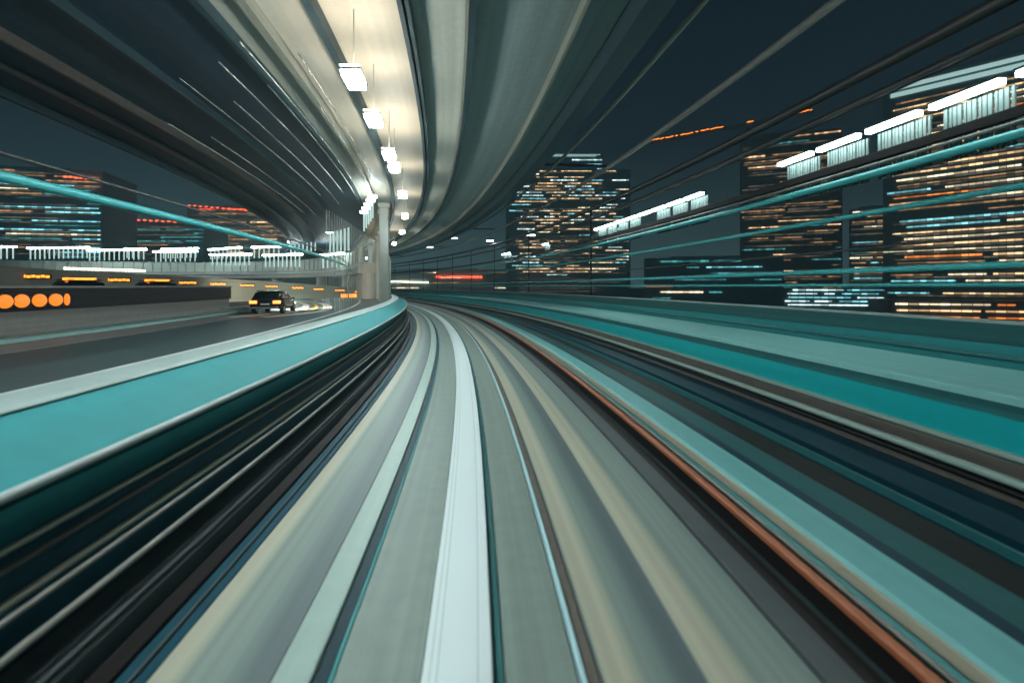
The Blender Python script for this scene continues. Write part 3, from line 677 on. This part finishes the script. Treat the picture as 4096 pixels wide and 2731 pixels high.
# ------------------------------------------------------------------ buildings
def building(name, label, P0, P1, depth, z1, rows, mats, fill=0.6, body='tower', seed=1, fh=None, z0=-14, zlow=None, roof=True, crown=False, dimrows=True, maxlen=0.5):
    rnd = random.Random(seed); p0, p1 = Vector(P0), Vector(P1); d = p1 - p0; L = d.length; ang = math.atan2(d.y, d.x)
    root = empty(name, (p0.x, p0.y, 0), ang); tag(root, label, 'building')     # local x along the facade, -y towards the viewer
    bm = bmesh.new(); add_box(bm, 0, L, 0, depth, z0, z1); link('wall', bm, M[body], root)
    if roof:
        bm = bmesh.new(); add_box(bm, L * .2, L * .75, depth * .2, depth * .8, z1 + 0.004, z1 + (z1 - z0) * 0.03); link('roof_house', bm, M[body], root)
    zl = zlow if zlow is not None else EYE - 8
    zt = z1 - (crown * 1.25 if crown else 0); fh = (zt - zl) / rows; count = 0; dim = bmesh.new(); duv = dim.loops.layers.uv.new('UVMap')
    def add_win(bm, uvl, x0, x1, za, zb, key):
        y = -0.25
        c = [(x0, za), (x1, za), (x1, zb), (x0, zb)]; f_ = [bm.verts.new((x, y, z)) for x, z in c]; b_ = [bm.verts.new((x, -0.004, z)) for x, z in c]
        fs = [bm.faces.new(f_)] + [bm.faces.new((f_[k], b_[k], b_[(k + 1) % 4], f_[(k + 1) % 4])) for k in range(4)]
        for f in fs:
            for lp in f.loops: lp[uvl].uv = (lp.vert.co.x, key)
    for r in range(rows):
        zc = zt - (r + .6) * fh; th = fh * rnd.uniform(.16, .30); x = L * rnd.uniform(0.0, .12)
        if dimrows and rnd.random() < 0.75: add_win(dim, duv, L * rnd.uniform(.02, .1), L * rnd.uniform(.75, .98), zc - fh * .52, zc - fh * .30, r * 7.31)
        while x < L * .95 and count < 98:
            ln = L * rnd.uniform(.08, maxlen); x1 = min(L * .985, x + ln)
            if rnd.random() < fill:
                bm = bmesh.new(); uvl = bm.loops.layers.uv.new('UVMap'); add_win(bm, uvl, x, x1, zc - th / 2, zc + th / 2, r * 3.17 + count)
                link('window', bm, WIN[rnd.choice(mats)], root); count += 1
            x = x1 + L * rnd.uniform(.01, .08)
    if dimrows and len(dim.faces): link('window', dim, WIN['dim'], root)['kind'] = 'stuff'
    else: dim.free()
    if crown:
        bm = bmesh.new(); add_box(bm, L * .04, L * .96, -0.6, -0.004, z1 - crown * .55, z1 - crown * .3); link('crown_light', bm, M['g_crown'], root)
        bm = bmesh.new(); add_box(bm, L * .04, L * .9, -0.6, -0.004, z1 - crown, z1 - crown * .72); link('crown_light', bm, M['g_crown'], root)
    return root, L
def XY(px, Y): return ((px * .4354 - VX) / F * Y, Y)
def ZZ(py, Y): return EYE - (py * .4354 - VY) / F * Y
# central tower in three stacked masses
building('tower_block', 'tall tower with many warm and cyan window rows in the middle of the skyline', XY(1168, 450), XY(1448, 450), 60, ZZ(388, 450), 40, ['warm', 'cream', 'warm', 'cyan', 'cream', 'warm', 'white'], .62, seed=3, zlow=ZZ(668, 450), maxlen=.28)
building('tower_block', 'narrow tower top with cyan lights rising behind the middle tower', XY(1222, 530), XY(1385, 530), 40, ZZ(352, 530), 30, ['cyan', 'white', 'cyan'], .6, seed=5, zlow=ZZ(668, 530), roof=False, crown=3, dimrows=False)
# right tower
a = Vector(XY(2028, 318)); b = Vector(XY(2352, 270)); e = a + (b - a) * 1.6
building('tower_block', 'huge tower at the right edge with long warm window rows and a pale lit crown', (a.x, a.y), (e.x, e.y), 60, ZZ(196, 318), 34, ['warm', 'cream', 'warm', 'amber', 'cream', 'cyan', 'warm', 'orange'], .88, seed=11, zlow=ZZ(690, 318), crown=9, maxlen=.7)
a = Vector(XY(1950, 345)); b = Vector(XY(2060, 330))
building('tower_block', 'low dark block with teal window rows at the foot of the right tower', (a.x, a.y), (b.x, b.y), 30, ZZ(478, 340), 18, ['teal', 'cream', 'cyan', 'amber'], .6, seed=13, zlow=ZZ(690, 340), maxlen=.7)
a = Vector(XY(1700, 420)); b = Vector(XY(1935, 390))
building('tower_block', 'brown tower with faint warm window rows left of the huge right tower', (a.x, a.y), (b.x, b.y), 50, ZZ(318, 420), 30, ['amber', 'warm', 'amber', 'dim', 'warm', 'teal'], .6, 'tower_brown', seed=17, zlow=ZZ(690, 420), maxlen=.5)
building('office_block', 'low office block with a grid of small white windows above the right parapet', XY(1800, 240), XY(2034, 228), 30, ZZ(660, 235), 5, ['white', 'white', 'cyan'], .98, seed=19, zlow=ZZ(703, 235), dimrows=False, roof=False, maxlen=.9)
building('office_block', 'long low block with blue and orange lights in front of the white grid office', XY(1480, 300), XY(1800, 280), 20, ZZ(590, 290), 7, ['orange', 'teal', 'cyan', 'cream', 'teal'], .55, seed=23, zlow=ZZ(690, 290), dimrows=False, maxlen=.4)
building('warehouse', 'long low warehouse with warm lights at the far right foot of the skyline', XY(2040, 190), XY(2480, 170), 25, ZZ(690, 180), 3, ['cream', 'warm', 'cream', 'orange'], .85, 'tower_brown', seed=29, zlow=ZZ(735, 180), dimrows=False, roof=False, maxlen=.6)
building('warehouse', 'dark low terminal building with red and cream lights left of the middle tower', XY(890, 340), XY(1165, 340), 30, ZZ(618, 340), 4, ['red', 'cream', 'cream', 'amber'], .55, seed=31, zlow=ZZ(665, 340), dimrows=False, maxlen=.5)
# left side
building('apartment_block', 'wide dim apartment block with brown and teal window rows at the far left', XY(-150, 260), XY(236, 275), 40, ZZ(385, 268), 20, ['amber', 'teal', 'amber', 'cream', 'teal', 'cyan'], .7, seed=37, zlow=ZZ(592, 268), maxlen=.8)
building('apartment_block', 'low dark block with teal windows between the two taller left blocks', XY(240, 330), XY(470, 330), 30, ZZ(512, 330), 9, ['teal', 'amber', 'teal'], .55, seed=41, zlow=ZZ(592, 330), maxlen=.6)
building('apartment_block', 'brown lit block under red roof lights left of the column row', XY(430, 380), XY(735, 380), 40, ZZ(474, 380), 12, ['amber', 'warm', 'amber', 'red', 'teal'], .75, 'tower_brown', seed=43, zlow=ZZ(592, 380), maxlen=.7)
building('apartment_block', 'dark block with a blue lit floor seen just left of the column row', XY(735, 300), XY(850, 300), 30, ZZ(555, 300), 4, ['blue', 'teal', 'red'], .8, seed=47, zlow=ZZ(595, 300), maxlen=.8, roof=False)
# red warning lights on left roofs
def roof_lights(lab, x0, y0, x1, y1, Y, n):
    bl = None
    e = empty('warning_light_rail', at(x0 * .4354, y0 * .4354, Y)); tag(e, lab, 'warning lights'); d = at(x1 * .4354, y1 * .4354, Y) - at(x0 * .4354, y0 * .4354, Y)
    bm = bmesh.new(); add_tube(bm, [(0, 0.5, -.8), (d.x, d.y + .5, d.z - .8)], .3, 6); link('rail', bm, M['metal_dark'], e)
    for k in range(n):
        bm = bmesh.new(); add_tube(bm, [(0, 0, 0), (1.5, 0, 0.2 if k % 2 else -.2)], .38, 6); o = link('beacon', bm, M['g_red'], e); o.location = d * (k / n)
roof_lights('red lights along the roof of the brown block left of the column row', 432, 471, 718, 496, 379, 22)
roof_lights('red lights in front of the low dark block on the left', 288, 503, 482, 513, 329, 14)
roof_lights('short row of red lights over the far left apartment block', 146, 405, 232, 413, 262, 7)
strip_run('light_strip', 'red light row on the low terminal left of the middle tower', at(436, 276.3, 339.4), at(483, 276.8, 339.4), M['g_red'], 1.3, 14)
strip_run('light_strip', 'cream light row low on the terminal right beside the column row', at(391, 281.2, 339.4), at(429, 282.2, 339.4), M['g_warm'], 0.9, 16)
sg = empty('lit_sign', at(352, 296.5, 66), math.radians(40)); tag(sg, 'orange lit board with vertical lamps below the marker lamp row', 'sign')
box('board', M['metal_dark'], sg, -1.6, 1.6, 0.0, 0.15, -0.5, 0.5); bm = bmesh.new()
for k in range(11): add_box(bm, -1.5 + k * 0.275, -1.5 + k * 0.275 + 0.2, -0.05, -0.004, -0.38, 0.38, bevel=0.02)
link('lens', bm, M['g_orange'], sg)
box('leg', M['metal_dark'], sg, -1.2, -1.1, 0.02, 0.12, RZ - sg.location.z, -0.504); box('leg', M['metal_dark'], sg, 1.1, 1.2, 0.02, 0.12, RZ - sg.location.z, -0.504)
# added crane; its lamp row is the trail of one orange light
cr = empty('added_crane', (0, 0, 0)); tag(cr, 'added dark crane with one orange light trailed along its sloping jib', 'crane')
Yc = 430; A = at(1494 * .4354, 322 * .4354, Yc); B = at(1870 * .4354, 250 * .4354, Yc); Mx = at(1722 * .4354, 281 * .4354, Yc)
bm = bmesh.new(); up = Vector((0, 0, 2.0))
add_tube(bm, [A + Vector((0, 1, -.9)), B + Vector((0, 1, -.9))], .35, 5); add_tube(bm, [A + Vector((0, 1, -2.9)), B + Vector((0, 1, -2.9))], .3, 5)
for k in range(40):
    t = k / 40; p = A.lerp(B, t); q = A.lerp(B, (k + 1) / 40); add_tube(bm, [p + Vector((0, 1, -.9 if k % 2 else -2.9)), q + Vector((0, 1, -2.9 if k % 2 else -.9))], .18, 4)
link('jib', bm, M['metal_dark'], cr)
bm = bmesh.new(); add_tube(bm, [(Mx.x, Mx.y + 3, -14), (Mx.x, Mx.y + 3, Mx.z - 3)], 1.3, 4); link('mast', bm, M['metal_dark'], cr)
rnd = random.Random(5)
for t0, t1, n in ((0.0, .46, 15), (.59, .62, 2), (.85, 1.0, 6)):
    for k in range(n):
        t = t0 + (t1 - t0) * k / n; p = A.lerp(B, t)
        bm = bmesh.new(); add_tube(bm, [(0, 0, rnd.uniform(-.5, .2)), (rnd.uniform(1.6, 3.8), 0, rnd.uniform(.2, .9))], .42, 6); o = link('trail_light', bm, M['g_orange'], cr); o.location = p

# ------------------------------------------------------------------ haze
hz = bmesh.new(); add_box(hz, -520, 620, -60, 640, -15, 150)
hm = bpy.data.materials.new('haze'); hm.use_nodes = True; ht = hm.node_tree; ht.nodes.clear()
ho = ht.nodes.new('ShaderNodeOutputMaterial'); hv = ht.nodes.new('ShaderNodeVolumePrincipled')
hv.inputs['Color'].default_value = (0.5, 0.9, 1.0, 1); hv.inputs['Density'].default_value = 0.0011
ht.links.new(hv.outputs[0], ho.inputs['Volume'])
tag(link('haze', hz, hm), kind='stuff')
S.cycles.volume_bounces = 0
